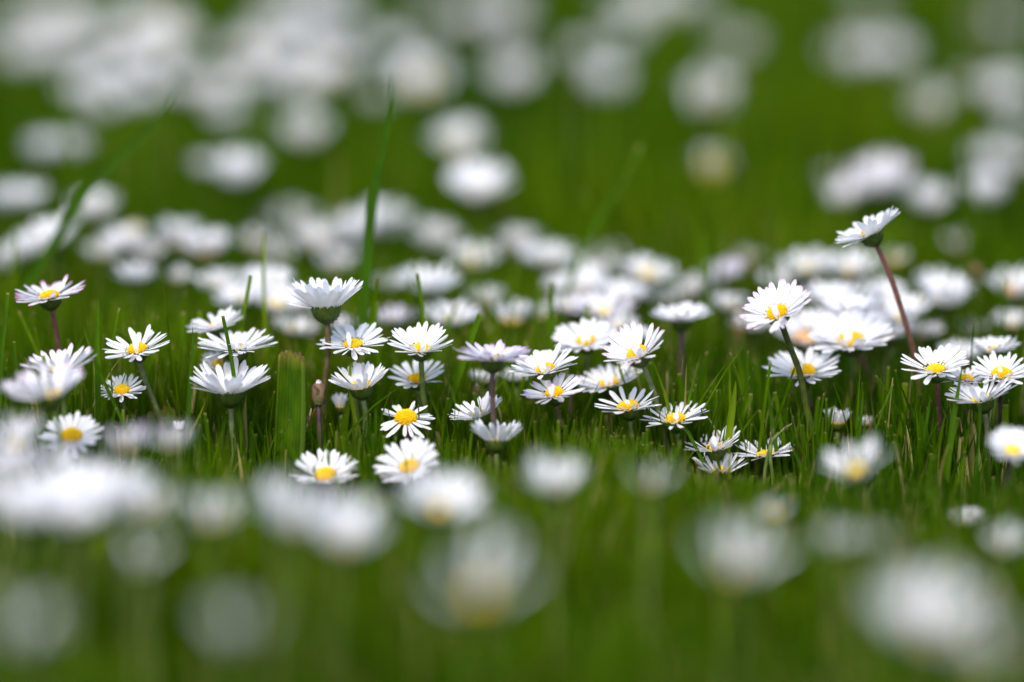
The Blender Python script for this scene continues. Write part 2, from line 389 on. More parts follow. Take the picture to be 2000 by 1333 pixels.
# --- the sharp row, left to right
D(97, 580, 150, 15, 9, 6, 22, 'daisy with bright pink petal tips on a reddish stalk at the far left', n=30, pet='petal_pink', stem='stem_red', lean=22, disc=.95)
D(268, 684, 140, 26, 11, 8, 0, 'wide open white daisy leaning left on a green stalk, below the pink tipped one', n=30, lean=80, gaps=3, jit=1.2, stem='stem_grey', fold=1)
D(238, 764, 96, 30, 4, 8, 6, 'small white daisy with a round yellow eye, low behind a slanting grass blade', n=28, disc=1.25)
D(118, 724, 148, 15, 6, 20, -28, 'daisy with lilac streaked petals just under the pink tipped daisy', n=26, pet='petal_blush')
D(140, 853, 125, 38, 0, 8, -48, 'slightly soft white daisy with an orange yellow eye split by a blade, low left', n=26, disc=1.25, group='half sharp daisies')
D(425, 640, 122, 12, 14, 14, 36, 'white daisy tipped to the left above the cluster left of the tall goblet shaped one', n=36, fold=2)
D(461, 682, 158, 13, 3, 10, 14, 'flat white daisy showing its green cup, behind an upright grass blade', n=40, disc=.9, fold=2)
D(428, 714, 78, 34, -18, 8, 42, 'yellow eyed daisy mostly hidden below the flat white one', n=24, disc=1.3)
D(449, 764, 162, 15, 3, 26, -6, 'large cup shaped white daisy left of the broad torn leaf', n=34, lean=5, stem='stem_grey', disc=.9, fold=3)
D(637, 600, 148, 8, 3, 33, 4, 'tall goblet shaped white daisy on a long brown stalk right of the broad torn leaf', n=46, stem='stem_olive', lean=-22, rad=.00092, jit=.8, fold=2)
D(690, 673, 140, 26, 5, 8, 10, 'white daisy behind the tall brown stalk, one petal folded over its yellow eye', n=34, jit=1.1, fold=1)
D(821, 682, 128, 27, 3, 20, 2, 'white daisy with a full yellow eye and cupped petals, on a dark green stalk', n=36, disc=1.05, lean=22, fold=1)
D(705, 756, 122, 19, 9, 30, -2, 'white daisy with long spread petals like a shuttlecock below the folded one', n=24, stem='stem_grey', lean=10, jit=1.2, fold=3)
D(815, 742, 116, 29, 5, 15, 24, 'slightly soft white daisy with a flat yellow eye, under the cupped one', n=24, disc=1.1)
D(793, 818, 118, 37, 2, -10, -5, 'small daisy facing the viewer with a big domed yellow eye and short uneven petals', n=22, stem='stem_red', lean=10, disc=1.42, gaps=4)
D(936, 812, 114, 14, 20, 20, 0, 'white daisy tipped left beside a thin purple stalk', n=34, lean=14, disc=.9, fold=3)
D(963, 700, 158, 9, -2, 8, -32, 'soft lilac tinted daisy on a thin purple stalk near the middle', n=40, pet='petal_mauve', stem='stem_purple', lean=5, disc=.9, fold=4)
D(1065, 723, 136, 22, 14, 14, 7, 'white daisy leaning left, the upper one of the close pair in the middle', n=38, stem='stem_red', lean=60, fold=2)
D(1083, 769, 132, 25, 10, 12, -4, 'daisy with pinkish petal tips, the lower one of the close pair in the middle', n=30, pet='petal_blush', stem='stem_olive', lean=72, fold=2)
D(1190, 751, 140, 18, 12, 13, 32, 'soft white daisy right behind the close pair in the middle', n=30, fold=3)
D(1145, 668, 135, 28, 6, 12, 46, 'soft round white daisy with a yellow crescent eye above the middle pair', n=40, fold=2)
D(1246, 692, 136, 31, 25, 25, -4, 'daisy with mauve petal tips and raised petals on a bent green stalk', n=32, pet='petal_blush', lean=60, stem='stem_grey', disc=1.05, fold=3)
D(1227, 797, 138, 17, 9, 11, 0, 'flat white daisy with few petals and a wide yellow eye under the mauve tipped one', n=22, disc=1.15, gaps=2, fold=1)
D(1319, 822, 136, 18, 9, 10, 2, 'sparse white daisy with a dark blade curving across it', n=26, disc=1.15, gaps=2, jit=1.3, fold=1)
D(1396, 877, 124, 14, 12, 18, 3, 'low white daisy at the edge of the grass right of the middle', n=26, gaps=1, fold=2)
D(1495, 888, 120, 17, 6, 12, 5, 'low white daisy behind dry brown grass, seen in pieces', n=26, disc=1.1, gaps=2, fold=1)
D(1408, 934, 116, 12, 3, 24, -4, 'shaded daisy sunk in the grass under the low white one', n=18, hide=2)
D(1518, 612, 146, 36, 24, 17, -10, 'large pale pink daisy with a clear yellow eye on a thick green stalk', n=36, pet='petal_blush', stem='stem_dark', lean=85, rad=.0009, fold=2)
D(1700, 457, 148, 8, 27, 14, 24, 'tallest daisy, tipped left on a long dark red stalk at the right', n=44, stem='stem_red', lean=112, rad=.0008, fold=3)
D(1570, 728, 156, 25, 2, 12, 32, 'soft white daisy behind the thick green stalk', stem='stem_red', lean=150, n=30, disc=1.1, fold=1)
D(1662, 667, 168, 30, 4, 17, 48, 'big soft white daisy with a crescent eye below the tallest one', n=42, stem='stem_green', disc=1.05, fold=2)
D(1827, 722, 146, 25, 9, 12, 0, 'crisp white daisy with spoon shaped petals on a brown stalk at the right', n=30, stem='stem_red', lean=12, gaps=2, disc=.95)
D(1886, 742, 104, 16, -4, 8, 14, 'pinkish daisy half hidden behind the crisp spoon petalled one', n=30, pet='petal_blush', disc=1.1)
D(1956, 733, 122, 27, 2, 14, 10, 'white daisy with a deep yellow domed eye near the right edge', n=36, disc=1.25, stem='stem_purple', fold=1)
D(1918, 781, 142, 14, 12, 19, -6, 'white daisy showing its green cup, lowest of the cluster at the right edge', n=30, stem='stem_grey', gaps=1, fold=2)
D(1942, 686, 104, 14, 4, 16, 46, 'blurred white daisy above the cluster at the right edge', n=34)
G2 = 'half sharp daisies'
D(98, 772, 150, 17, 14, 30, -88, 'soft whitish pink daisy with shaggy petals below the lilac streaked one', pet='petal_blush', n=25, jit=1.6, group=G2)
D(34, 778, 90, 13, -12, 24, -84, 'pale shaggy daisy cut by the left edge under the lilac streaked one', pet='petal_blush', group=G2)
D(635, 930, 136, 30, 2, 18, -38, 'low white daisy with a yellow eye below the broad torn leaf', n=28, disc=1.1, group=G2)
D(800, 913, 136, 36, 18, 16, -44, 'low white daisy with a tilted yellow eye under the domed one', n=34, group=G2)
D(970, 862, 106, 4, 0, 34, -30, 'low half closed daisy behind the thin purple stalk', n=30, group=G2)
D(1660, 612, 128, 14, 4, 16, 76, 'soft white daisy peeping over the big one below the tallest daisy', stem='stem_red', lean=130, group=G2)
D(1330, 625, 128, 11, 2, 13, 74, 'soft broad white daisy on a dark stalk right of the middle', stem='stem_purple', group=G2, n=46, rad=.001)
D(1250, 655, 80, 12, -20, 12, 88, 'soft white daisy peeping out beside the mauve tipped one', group=G2)
D(1978, 880, 112, 34, -8, 14, -92, 'soft white daisy on a purple stalk at the right edge, below the cluster', stem='stem_purple', group=G2)
D(1885, 1024, 84, 12, 0, 32, -90, 'low half closed white daisy in the shaded grass at lower right', group=G2, n=24)
D(1812, 1040, 50, 10, 0, 26, -100, 'tiny white daisy low in the grass left of the half closed one at lower right', group=G2, n=16)
D(1636, 828, 54, 6, 0, 48, 30, 'small half open daisy with a yellowish base in the grass behind the thick green stalk', n=22, disc=1.3, group=G2)
D(668, 797, 44, 4, 0, 52, 26, 'small half open white daisy right behind the brown bud', n=20, disc=1.2, group=G2)
D(350, 838, 26, 10, 0, 50, -30, 'tiny white daisy just opening left of the big cup shaped one', n=12, group=G2)
D(945, 745, 70, 10, 0, 26, 66, 'small pale daisy with a yellow eye behind the lilac tinted one', n=22, disc=1.3, group=G2)
D(1008, 742, 70, 12, 0, 22, 60, 'small pale daisy low behind the upper one of the middle pair', n=22, group=G2)
D(1690, 830, 34, 12, 0, 44, 40, 'tiny pale daisy beside the small half open one', n=14, group=G2)
# --- behind the sharp row
G3 = 'blurred daisies close behind the sharp row'
def blurred(grp, nn, up, far=1.0, big=1.0, thin=1.0, eye=.85):
    def f(x, y, Wd, p, roll, cup, dl, label, **k):
        k = {**dict(group=grp, n=nn), **k}; k['disc'] = k.get('disc', 1) * eye; k['n'] = max(7, int(k['n'] * thin)); k.setdefault('jit', 1.3)
        return daisy(x, y, Wd * big, p + 3, roll, min(56, cup + up), dl * far, label, **k)
    return f
B = blurred(G3, 42, 12, 1.36, 1.1)
B(4, 522, 96, 12, 0, 14, 170, 'bright blurred daisy cut by the left edge')
B(98, 478, 140, 14, 22, 18, 150, 'blurred daisy slanting up to the right, near the left edge')
B(40, 500, 90, 14, 10, 18, 165, 'blurred daisy between the left edge and the slanting one')
B(184, 415, 92, 22, 5, 24, 215, 'round blurred daisy with an orange eye at its foot, upper left', disc=1.3)
B(238, 480, 92, 13, 6, 24, 175, 'blurred daisy with a yellow top below the round one at upper left', eye='rust')
B(262, 448, 40, 60, 0, -30, 180, 'yellow daisy eye with few petals below the round blurred one', n=10, disc=2.0)
B(345, 472, 96, 10, 0, 30, 190, 'pale cream blurred daisy in the row left of the tall blade', disc=1.5)
B(405, 492, 96, 10, 5, 28, 165, 'cream blurred daisy right next to the other cream one', disc=1.6, eye='rust')
B(262, 545, 90, 12, 0, 22, 125, 'dim blurred daisy above the wide open one at left', n=26)
B(350, 545, 60, 12, 0, 22, 140, 'small dim blurred daisy above the cluster at left', n=20)
B(472, 590, 110, 15, 10, 16, 98, 'blurred white daisy left of the thin upright blade')
B(538, 598, 120, 20, -10, 18, 96, 'bright blurred white daisy left of the tall goblet shaped one')
B(574, 646, 92, 16, -10, 14, 88, 'bright blurred daisy tucked under the left side of the tall goblet shaped one')
B(570, 440, 108, 16, 0, 20, 265, 'grey blurred daisy left of the big pair split by the dark blade')
B(618, 478, 96, 18, -10, 22, 215, 'grey blurred daisy just left of the big one split by the dark blade')
B(694, 470, 100, 12, 8, 46, 215, 'big cupped blurred daisy left of the dark upright blade')
B(752, 450, 96, 12, -8, 44, 225, 'big cupped blurred daisy right of the dark upright blade')
B(762, 560, 70, 10, 0, 24, 140, 'dim blurred daisy right above the tall goblet shaped one', n=22)
B(845, 475, 104, 14, -14, 24, 220, 'blurred cream daisy right of the pair split by the dark blade', disc=1.3)
B(925, 515, 96, 16, 0, 24, 170, 'blurred daisy with a yellow heart under the cream one', disc=1.6, eye=None)
B(1066, 512, 116, 11, -2, 14, 160, 'clean blurred white daisy standing clear in the middle', n=50)
B(838, 568, 124, 11, 0, 24, 108, 'blurred white daisy behind thin upright blades in the middle')
B(880, 628, 112, 14, 0, 14, 80, 'blurred white daisy above the full yellow eyed one')
B(768, 628, 90, 12, 0, 14, 84, 'blurred lilac daisy above the full yellow eyed one', pet='petal_mauve')
B(1000, 628, 76, 8, 0, 40, 92, 'blurred half closed daisy with a yellow base, middle', disc=1.5, n=24)
B(1058, 620, 70, 8, 0, 32, 104, 'faint blurred daisy between the half closed one and the round white pair', n=20)
B(1138, 570, 104, 24, 12, 22, 126, 'large blurred white daisy above the crescent eyed one')
B(1178, 612, 118, 16, 0, 14, 84, 'blurred daisy with an orange eye right above the crescent eyed one', pet='petal_blush', disc=1.2)
B(1112, 606, 90, 14, 0, 16, 96, 'blurred pale daisy left above the crescent eyed one', pet='petal_blush')
B(1262, 540, 112, 18, -6, 10, 132, 'blurred flat daisy with its yellow eye on top, right of the middle', disc=1.4)
B(1192, 515, 100, 14, 0, 18, 220, 'faint blurred daisy behind the flat yellow eyed one')
B(1412, 545, 110, 12, 22, 14, 126, 'blurred mauve daisy tipped left, above the broad one on a dark stalk', pet='petal_mauve')
B(1356, 572, 100, 14, 5, 18, 140, 'grey blurred daisy between the mauve one and the broad one')
B(1428, 600, 80, 12, 0, 22, 110, 'dim blurred daisy left of the pale pink one', n=26)
B(1578, 530, 116, 14, 5, 16, 136, 'blurred daisy, left one of the joined pair under the tallest one')
B(1668, 532, 116, 14, 0, 16, 132, 'blurred daisy, right one of the joined pair under the tallest one', disc=1.3)
B(1572, 662, 130, 24, 0, 18, 78, 'blurred white daisy with a soft orange heart behind the thick green stalk', disc=1.2, eye='rust')
B(1762, 620, 120, 14, 8, 16, 82, 'blurred white daisy right of the long dark red stalk')
B(1845, 592, 112, 14, -5, 36, 98, 'blurred cupped daisy behind grass, right of the long dark red stalk')
B(1800, 655, 84, 14, 0, 20, 92, 'dim blurred daisy under the cupped one at right', n=26)
B(1978, 572, 104, 18, 0, 26, 120, 'blurred daisy with an orange heart at the right edge', disc=1.4, eye='rust')
B(1900, 650, 70, 12, 0, 20, 110, 'faint small blurred daisy above the cluster at the right edge', n=20)
B(1975, 636, 80, 12, 0, 24, 96, 'pale blurred daisy under the orange hearted one at the right edge', n=26)
B(1745, 510, 60, 10, 0, 30, 150, 'faint yellowish daisy right of the tallest one', n=12, disc=1.6)
B(1150, 545, 110, 14, 10, 20, 170, 'blurred white daisy at the top of the white drift above the crescent eyed one')
B(1210, 580, 100, 14, -5, 16, 110, 'blurred white daisy at the right end of the drift above the crescent eyed one')
B(1100, 566, 90, 14, 0, 18, 130, 'blurred white daisy at the left end of the drift above the crescent eyed one')
B(1205, 640, 80, 14, 0, 16, 74, 'blurred pale daisy just left of the mauve tipped one')
B(950, 590, 84, 12, 0, 22, 120, 'grey blurred daisy between the upright thin blades and the half closed one', n=24)
B(1300, 590, 84, 12, 0, 22, 130, 'grey blurred daisy above the left end of the broad one on a dark stalk', n=24)
B(1470, 640, 90, 14, 0, 20, 96, 'dim blurred daisy behind the left petals of the pale pink one', n=28)
B(1620, 590, 110, 14, 0, 18, 96, 'blurred white daisy in the gap right of the pale pink one')
B(1610, 640, 110, 14, 8, 18, 84, 'blurred white daisy touching the right side of the pale pink one')
B(1722, 585, 104, 14, 0, 18, 110, 'blurred white daisy left of the middle of the long dark red stalk')
B(1735, 655, 110, 14, 6, 16, 76, 'blurred white daisy crossed by the long dark red stalk')
B(1690, 640, 100, 14, -4, 16, 80, 'blurred white daisy over the right side of the big crescent eyed one')
B(1822, 560, 84, 12, 0, 26, 140, 'pale blurred daisy above the cupped one at right', n=28)
B(1520, 560, 84, 12, 0, 20, 130, 'pale blurred daisy below the left one of the joined pair', n=26)
B(1875, 700, 90, 14, 0, 18, 70, 'blurred daisy behind the pinkish half hidden one')
B(430, 560, 90, 14, 0, 20, 125, 'grey blurred daisy above the daisy tipped to the left', n=26)
B(520, 560, 110, 16, 0, 18, 120, 'blurred white daisy behind the thin straw tipped blade')
B(590, 605, 90, 14, 0, 18, 100, 'blurred white daisy touching the left petals of the tall goblet shaped one')
B(660, 520, 84, 12, 0, 24, 190, 'grey blurred daisy over the tall goblet shaped one', n=22)
B(500, 480, 80, 12, 0, 24, 210, 'faint blurred daisy in the row left of the grey pair', n=18)
B(545, 500, 70, 12, 0, 24, 190, 'faint small blurred daisy under the grey pair left of the tall blade', n=16)
B(290, 500, 80, 12, 0, 24, 170, 'pale blurred daisy in the gap under the two cream ones', n=24)
B(200, 500, 80, 12, 0, 24, 165, 'pale blurred daisy under the round orange eyed one', n=22)
B(1010, 480, 90, 12, 0, 24, 200, 'grey blurred daisy behind the left of the clean white one in the middle', n=24)
B(1460, 510, 70, 12, 0, 24, 180, 'faint blurred daisy right of the mauve one tipped left', n=14)
B(1870, 480, 60, 12, 0, 30, 220, 'faint blurred daisy above the dark bud', n=10)
B(670, 640, 70, 12, 0, 18, 80, 'dim lilac blurred daisy right behind the tall brown stalk', pet='petal_mauve', n=26)
# --- far back
G4 = 'blurred daisies far back in the lawn'
F_ = blurred(G4, 38, 19, 1.06, 1.06, .88, .7)
F_(55, 395, 80, 16, 0, 24, 290, 'faint far daisy near the left edge beside the long slanting blade')
F_(10, 400, 90, 14, 0, 24, 300, 'faint far daisy cut by the left edge')
F_(84, 302, 74, 16, 0, 34, 390, 'pale far daisy, left half of a pair at upper left')
F_(138, 296, 70, 16, 0, 30, 395, 'pale far daisy, right half of a pair at upper left')
F_(468, 348, 112, 20, 5, 24, 325, 'bright far daisy standing clear left of the dark upright blade')
F_(400, 330, 60, 12, 0, 24, 360, 'dim far daisy left of the bright clear one', n=26)
F_(595, 270, 104, 28, 0, 22, 420, 'far daisy standing above and right of the bright clear one')
F_(898, 288, 116, 26, 8, 20, 385, 'far daisy, upper one of the stacked bright pair in the middle')
F_(934, 378, 126, 26, 0, 26, 285, 'brightest far daisy with an orange eye at its foot, lower one of the stacked pair', n=54, disc=1.1)
F_(825, 162, 108, 42, 0, 18, 545, 'bright round far daisy right beside the tip of the dark upright blade', n=50)
F_(640, 142, 112, 30, 0, 20, 590, 'far daisy to the left of the dark upright blade tip')
F_(560, 120, 96, 26, 0, 20, 640, 'far daisy in the pale drift left of the blade tip')
F_(535, 72, 104, 26, 20, 20, 690, 'far daisy high in the pale drift, left of centre')
F_(480, 118, 96, 24, 0, 20, 640, 'far daisy at the foot of the pale drift, left of centre')
F_(420, 188, 100, 26, 0, 20, 560, 'far daisy right of the slanting blade tip')
F_(445, 232, 80, 20, 0, 24, 500, 'dim far daisy below the one right of the slanting blade tip', n=26)
F_(362, 180, 80, 20, 0, 24, 555, 'dim far daisy touching the slanting blade tip', n=30)
F_(310, 58, 112, 34, 22, 16, 680, 'bright far daisy high on the left, right end of the bright drift', n=54)
F_(250, 82, 100, 26, 10, 20, 660, 'far daisy in the middle of the bright drift, high left')
F_(300, 128, 96, 24, 0, 20, 620, 'far daisy under the bright end of the high left drift')
F_(225, 150, 96, 24, 0, 20, 600, 'far daisy below the middle of the high left drift')
F_(165, 100, 104, 24, 0, 20, 650, 'far daisy left of the middle of the high left drift')
F_(105, 45, 108, 28, 0, 20, 715, 'far daisy high up near the top left corner')
F_(165, 22, 96, 24, 0, 20, 740, 'far daisy cut by the top edge near the left')
F_(95, 108, 96, 24, 0, 20, 640, 'far daisy at the left end of the high left drift')
F_(42, 120, 90, 22, 0, 22, 630, 'dim far daisy near the left edge in the high left drift')
F_(165, 190, 96, 24, 0, 22, 550, 'far daisy hanging below the high left drift')
F_(275, 195, 90, 22, 0, 24, 545, 'far daisy left of the slanting blade tip')
F_(205, 215, 70, 18, 0, 24, 520, 'dim low far daisy under the high left drift', n=28)
F_(680, 60, 88, 20, 0, 24, 700, 'pale far daisy high above the dark upright blade')
F_(612, 52, 88, 22, 0, 24, 705, 'pale far daisy high up left of the dark upright blade')
F_(640, 12, 80, 20, 0, 24, 750, 'dim far daisy cut by the top edge, left of centre', n=30)
F_(735, 195, 70, 20, 0, 24, 545, 'dim far daisy behind the dark upright blade tip', n=26)
F_(982, 52, 104, 24, 0, 34, 700, 'cream far daisy high in the middle', disc=1.4, n=36)
F_(918, 45, 80, 20, 0, 24, 710, 'dim far daisy left of the cream one high in the middle', n=28)
F_(842, 55, 74, 20, 0, 26, 700, 'dim far daisy above the bright round one', n=24)
F_(1000, 158, 104, 34, 0, 24, 570, 'dim greyish far daisy below the cream one', n=30)
F_(1182, 168, 96, 28, 0, 24, 560, 'pale far daisy right of the greyish one', n=36)
F_(1135, 115, 76, 20, 0, 24, 620, 'dim far daisy above left of the pale one', n=26)
F_(1225, 80, 84, 22, 20, 24, 660, 'dim far daisy slanting under the bright one at the top', n=28)
F_(1288, 16, 118, 34, 18, 16, 745, 'bright far daisy cut by the top edge, right of centre', n=56)
F_(1350, 6, 90, 22, 0, 20, 755, 'far daisy at the top edge right next to the bright one')
F_(1210, 10, 76, 22, 0, 20, 752, 'dim far daisy at the top edge left of the bright one', n=30)
F_(1386, 194, 112, 34, 10, 18, 500, 'bright far daisy standing alone right of the middle', n=56)
F_(1428, 102, 100, 22, 0, 26, 640, 'dim brownish far daisy above the lone bright one', n=24)
F_(1390, 332, 84, 40, 0, 26, 405, 'faint yellow green far daisy below the lone bright one', n=20, disc=1.9)
F_(1662, 122, 100, 24, 0, 24, 610, 'pale far daisy, left one of the upper right pair', pet='petal_blush')
F_(1742, 120, 100, 24, 0, 24, 615, 'pale far daisy, right one of the upper right pair', n=34)
F_(1690, 12, 84, 20, 0, 24, 750, 'dim far daisy cut by the top edge at upper right', n=28)
F_(1810, 215, 92, 30, 0, 24, 500, 'dim far daisy below right of the upper right pair', n=32)
F_(1962, 188, 106, 26, 5, 22, 525, 'bright far daisy near the right edge, high up')
F_(1890, 175, 70, 20, 0, 24, 545, 'dim far daisy left of the bright one near the right edge', n=20)
F_(1980, 260, 80, 20, 0, 24, 455, 'dim far daisy under the bright one near the right edge', n=28)
F_(1720, 365, 128, 22, 6, 24, 330, 'pinkish far daisy above the tallest one', pet='petal_blush', n=50)
F_(1655, 388, 90, 18, 18, 22, 315, 'pinkish far daisy left above the tallest one', pet='petal_blush')
F_(1808, 400, 90, 20, -10, 26, 315, 'cream far daisy right above the tallest one', disc=1.4, n=34)
F_(1928, 318, 80, 24, 0, 30, 390, 'pale far daisy, upper one of two at the right', n=34)
F_(1925, 385, 84, 24, 0, 36, 325, 'pale far daisy, lower one of two at the right', n=36)
F_(1985, 325, 70, 20, 0, 24, 380, 'faint far daisy cut by the right edge', n=24)
F_(1955, 60, 96, 20, 0, 26, 700, 'very faint far daisy in the top right corner', n=18)
F_(1620, 350, 56, 18, 0, 24, 360, 'small faint far daisy left of the pinkish ones', n=14)
# --- in front
G5 = 'large blurred daisies in front'
N_ = blurred(G5, 34, 18, 1.27, 1.04, .42, .45)
F_(350, 95, 96, 24, 8, 20, 640, 'far daisy between the two pale drifts at upper left')
F_(505, 165, 90, 24, 0, 20, 590, 'far daisy under the foot of the pale drift left of centre')
F_(590, 180, 90, 24, 0, 20, 560, 'far daisy below the middle of the pale drift left of centre')
F_(580, 30, 100, 26, 14, 20, 725, 'far daisy at the top end of the pale drift, left of centre')
F_(20, 70, 96, 24, 0, 20, 690, 'pale far daisy near the top left corner by the edge')
F_(760, 110, 84, 22, 0, 22, 640, 'pale far daisy over the left of the bright round one')
N_(30, 868, 130, 16, 10, 22, -130, 'large blurred daisy at the left edge under the shaggy pinkish one', pet='petal_blush')
N_(95, 905, 110, 14, 0, 18, -125, 'blurred pinkish daisy in the low left heap', pet='petal_blush')
N_(245, 872, 120, 12, 6, 16, -140, 'grey lilac blurred daisy left of the low cup shaped one', pet='petal_mauve', n=30)
N_(335, 868, 110, 12, 0, 16, -150, 'grey lilac blurred daisy under the large cup shaped one', pet='petal_mauve', n=26)
N_(105, 990, 178, 20, 5, 20, -215, 'biggest bright blurred daisy of the low left heap', n=72)
N_(225, 978, 168, 15, 3, 18, -210, 'bright blurred daisy at the right end of the low left heap', n=66)
N_(12, 985, 150, 15, 0, 18, -225, 'blurred daisy of the low left heap cut by the left edge', n=34)
N_(412, 1018, 116, 18, 0, 34, -235, 'dim blurred daisy between the low left heap and the pair below the torn leaf', n=26)
N_(275, 1100, 120, 14, 0, 26, -300, 'faint blurred daisy under the low left heap', n=14)
N_(575, 1028, 160, 15, 0, 34, -255, 'blurred daisy, left one of the pair below the torn leaf', n=36)
N_(672, 1060, 168, 18, -12, 34, -262, 'bright blurred daisy, right one of the pair below the torn leaf', n=48)
N_(858, 995, 182, 24, -12, 16, -190, 'large blurred white daisy below the one with the tilted yellow eye', n=62, disc=1.1)
N_(1085, 952, 134, 16, 0, 26, -190, 'blurred white daisy standing alone low in the middle', n=42)
N_(938, 1160, 214, 38, 0, 30, -372, 'large dim blurred daisy with a cream rim, low in the middle', n=20, disc=1.1)
N_(1270, 948, 100, 12, 0, 26, -200, 'very faint blurred daisy right of the lone low one', n=10)
N_(1672, 918, 146, 22, 24, 14, -125, 'blurred daisy with its yellow eye on the left, low right', disc=1.6, n=34)
N_(1435, 1112, 190, 16, 0, 30, -315, 'wide dim blurred daisy low right of the middle', n=24)
N_(1636, 1060, 84, 26, 0, 24, -255, 'small dim round blurred daisy below the one with its eye on the left', n=22)
N_(1712, 1062, 70, 16, 0, 24, -255, 'faint small blurred daisy right of the small round one', n=8)
N_(1512, 1004, 66, 20, 0, 26, -165, 'small blurred daisy showing mostly a yellow eye in the shaded grass', n=10, disc=1.8)
N_(1962, 1068, 92, 26, 0, 26, -185, 'blurred daisy with yellow on its left at the lower right edge', n=28, disc=1.5)
N_(1812, 1232, 236, 26, -6, 22, -400, 'biggest blurred daisy in the lower right corner', n=44)
N_(1930, 1285, 150, 18, 0, 26, -420, 'faint blurred daisy right below the biggest corner one', n=16)
N_(470, 1240, 150, 16, 0, 26, -410, 'very faint blurred daisy near the bottom edge left of the middle', n=8, disc=.5)
N_(40, 1240, 160, 16, 0, 26, -410, 'very faint blurred daisy in the lower left corner', n=8, disc=.5)

N_(165, 955, 150, 15, 0, 20, -195, 'blurred daisy filling the middle of the low left heap', n=46)
N_(60, 1015, 160, 16, 0, 20, -235, 'blurred daisy under the left end of the low left heap', n=46)
N_(290, 1000, 130, 14, 0, 20, -225, 'dim blurred daisy trailing off right of the low left heap', n=30)
N_(20, 925, 140, 15, 0, 20, -180, 'blurred daisy cut by the left edge over the low left heap', n=44, pet='petal_blush')
N_(150, 1020, 150, 16, 0, 20, -240, 'blurred daisy at the lower rim of the low left heap', n=46)
N_(540, 985, 120, 14, 0, 26, -225, 'dim blurred daisy above the left one of the pair below the torn leaf', n=26)
bud(622, 771, 30, 46, -2, 'closed brown daisy bud on a purplish stalk touching the tall brown one', 'stem_purple', 6)
bud(1112, 752, 16, 30, 40, 'tiny pinkish bud behind the middle pair', 'stem_olive', 0, calyx='bud_brown')
bud(931, 768, 14, 30, 34, 'small pinkish bud in the grass left of the purple stalk', 'stem_olive', 0, calyx='bud_brown')
bud(1905, 531, 26, 30, 150, 'dark blurred flower bud above the cluster at the right edge', 'stem_olive', 0, tipwhite=False, calyx='dry_brown')
bud(1452, 634, 34, 50, 150, 'blurred rusty orange wilted daisy beside the pale pink one', 'stem_olive', 0, calyx='wilted_tan', name='wilted_daisy', cat='wilted daisy')
# ------------------------------------------------------------------ single grass blades and leaves one can point at
def blade(pts, w, label, hue=.3, tip='point', dl=0, fold=.35, name='grass_shoot', mat=None, cat='grass blade', taper=.25, twist=0):
    """pts: photo pixels from tip to root (x, y[, depth]); runs on down to the ground"""
    P = [pt(q[0], q[1], q[2] if len(q) > 2 else dl) for q in pts]
    last = P[-1]; d = (P[-1] - P[-2]).normalized()
    if last.z > 0:
        if d.z > -.35: d = Vector((d.x * .5, .05, -1)).normalized()
        P.append(last + d * (last.z + .003) / max(.2, -d.z))
    path = catmull(P, 7)[::-1]; g = path[0].copy(); g.z = 0; n = len(path) - 1
    W2 = mm(w, dl) / 2; mb = MB(); V = []; UV = []
    for i, (p, t, s, b) in enumerate(frames(path)):
        u = i / n
        ca, sa = math.cos(twist * u), math.sin(twist * u); s, b = s * ca + b * sa, b * ca - s * sa
        if tip == 'point': k = min(1, ((1 - u) * 2.2) ** .75) if u > .545 else 1
        else: k = 1 - taper * u
        k = max(k, .04) * (.8 + .2 * min(1, u * 4))
        for j, x in enumerate((-1, -.5, 0, .5, 1)):
            V.append(p - g + s * x * W2 * k + b * (fold * W2 * k * (1 - abs(x)))); UV.append((hue, u if tip == 'cut' or u < .94 else u))
    F = [(i * 5 + j, i * 5 + j + 1, (i + 1) * 5 + j + 1, (i + 1) * 5 + j) for i in range(n) for j in range(4)]
    mb.add(V, F, UV)
    m = mat or ('blade_cut' if tip == 'cut' else 'blade_green')
    o = link(name, mb.mesh(name, m)); o.location = g; tag(o, label, cat); return o
blade([(15, 572), (11, 620), (4, 690), (0, 760)], 9, 'thin grass blade at the left edge with a pale cut tip', .15, 'cut', 0)
blade([(27, 667), (31, 710), (37, 760)], 8, 'short cut grass blade left of the lilac streaked daisy', .1, 'cut', -4)
blade([(84, 695), (88, 712), (98, 760)], 9, 'stubby cut grass blade poking out of the lilac streaked daisy', .6, 'cut', -22)
blade([(192, 580), (190, 640), (191, 720), (192, 840)], 11, 'tall pointed grass blade between the two leftmost sharp daisies', .22, 'point', -3)
blade([(163, 638), (176, 680), (205, 750), (245, 835)], 7, 'slanting grass blade crossing the small low daisy on the left', .2, 'point', -10)
blade([(376, 638), (376, 690), (370, 760), (366, 850)], 9, 'narrow dark grass blade left of the large cup shaped daisy', .1, 'point', 2)
blade([(435, 617), (444, 660), (452, 700), (458, 745)], 9, 'dark cut grass blade in front of the flat white daisy', .1, 'cut', -2)
blade([(490, 538), (484, 570), (474, 620), (466, 680)], 9, 'blade with a dry tip above the flat white daisy', .62, 'cut', 30)
blade([(358, 610), (357, 680), (356, 760)], 11, 'soft upright blade left of the flat white daisy', .35, 'cut', 46)
blade([(390, 608), (391, 660), (392, 720)], 8, 'short soft blade beside the daisy tipped to the left', .75, 'cut', 50)
blade([(515, 455), (514, 520), (516, 600), (518, 690)], 8, 'thin straw tipped blade rising over the blurred pair left of the goblet daisy', .8, 'cut', 62)
blade([(767, 140), (755, 250), (730, 380), (716, 500), (712, 600)], 20, 'tall dark upright blade, highest of all the grass', .02, 'point', 66, fold=.5)
blade([(348, 165), (300, 240), (230, 310), (170, 370), (120, 450)], 19, 'long soft blade slanting up to the right at upper left', .02, 'point', 120, fold=.4)
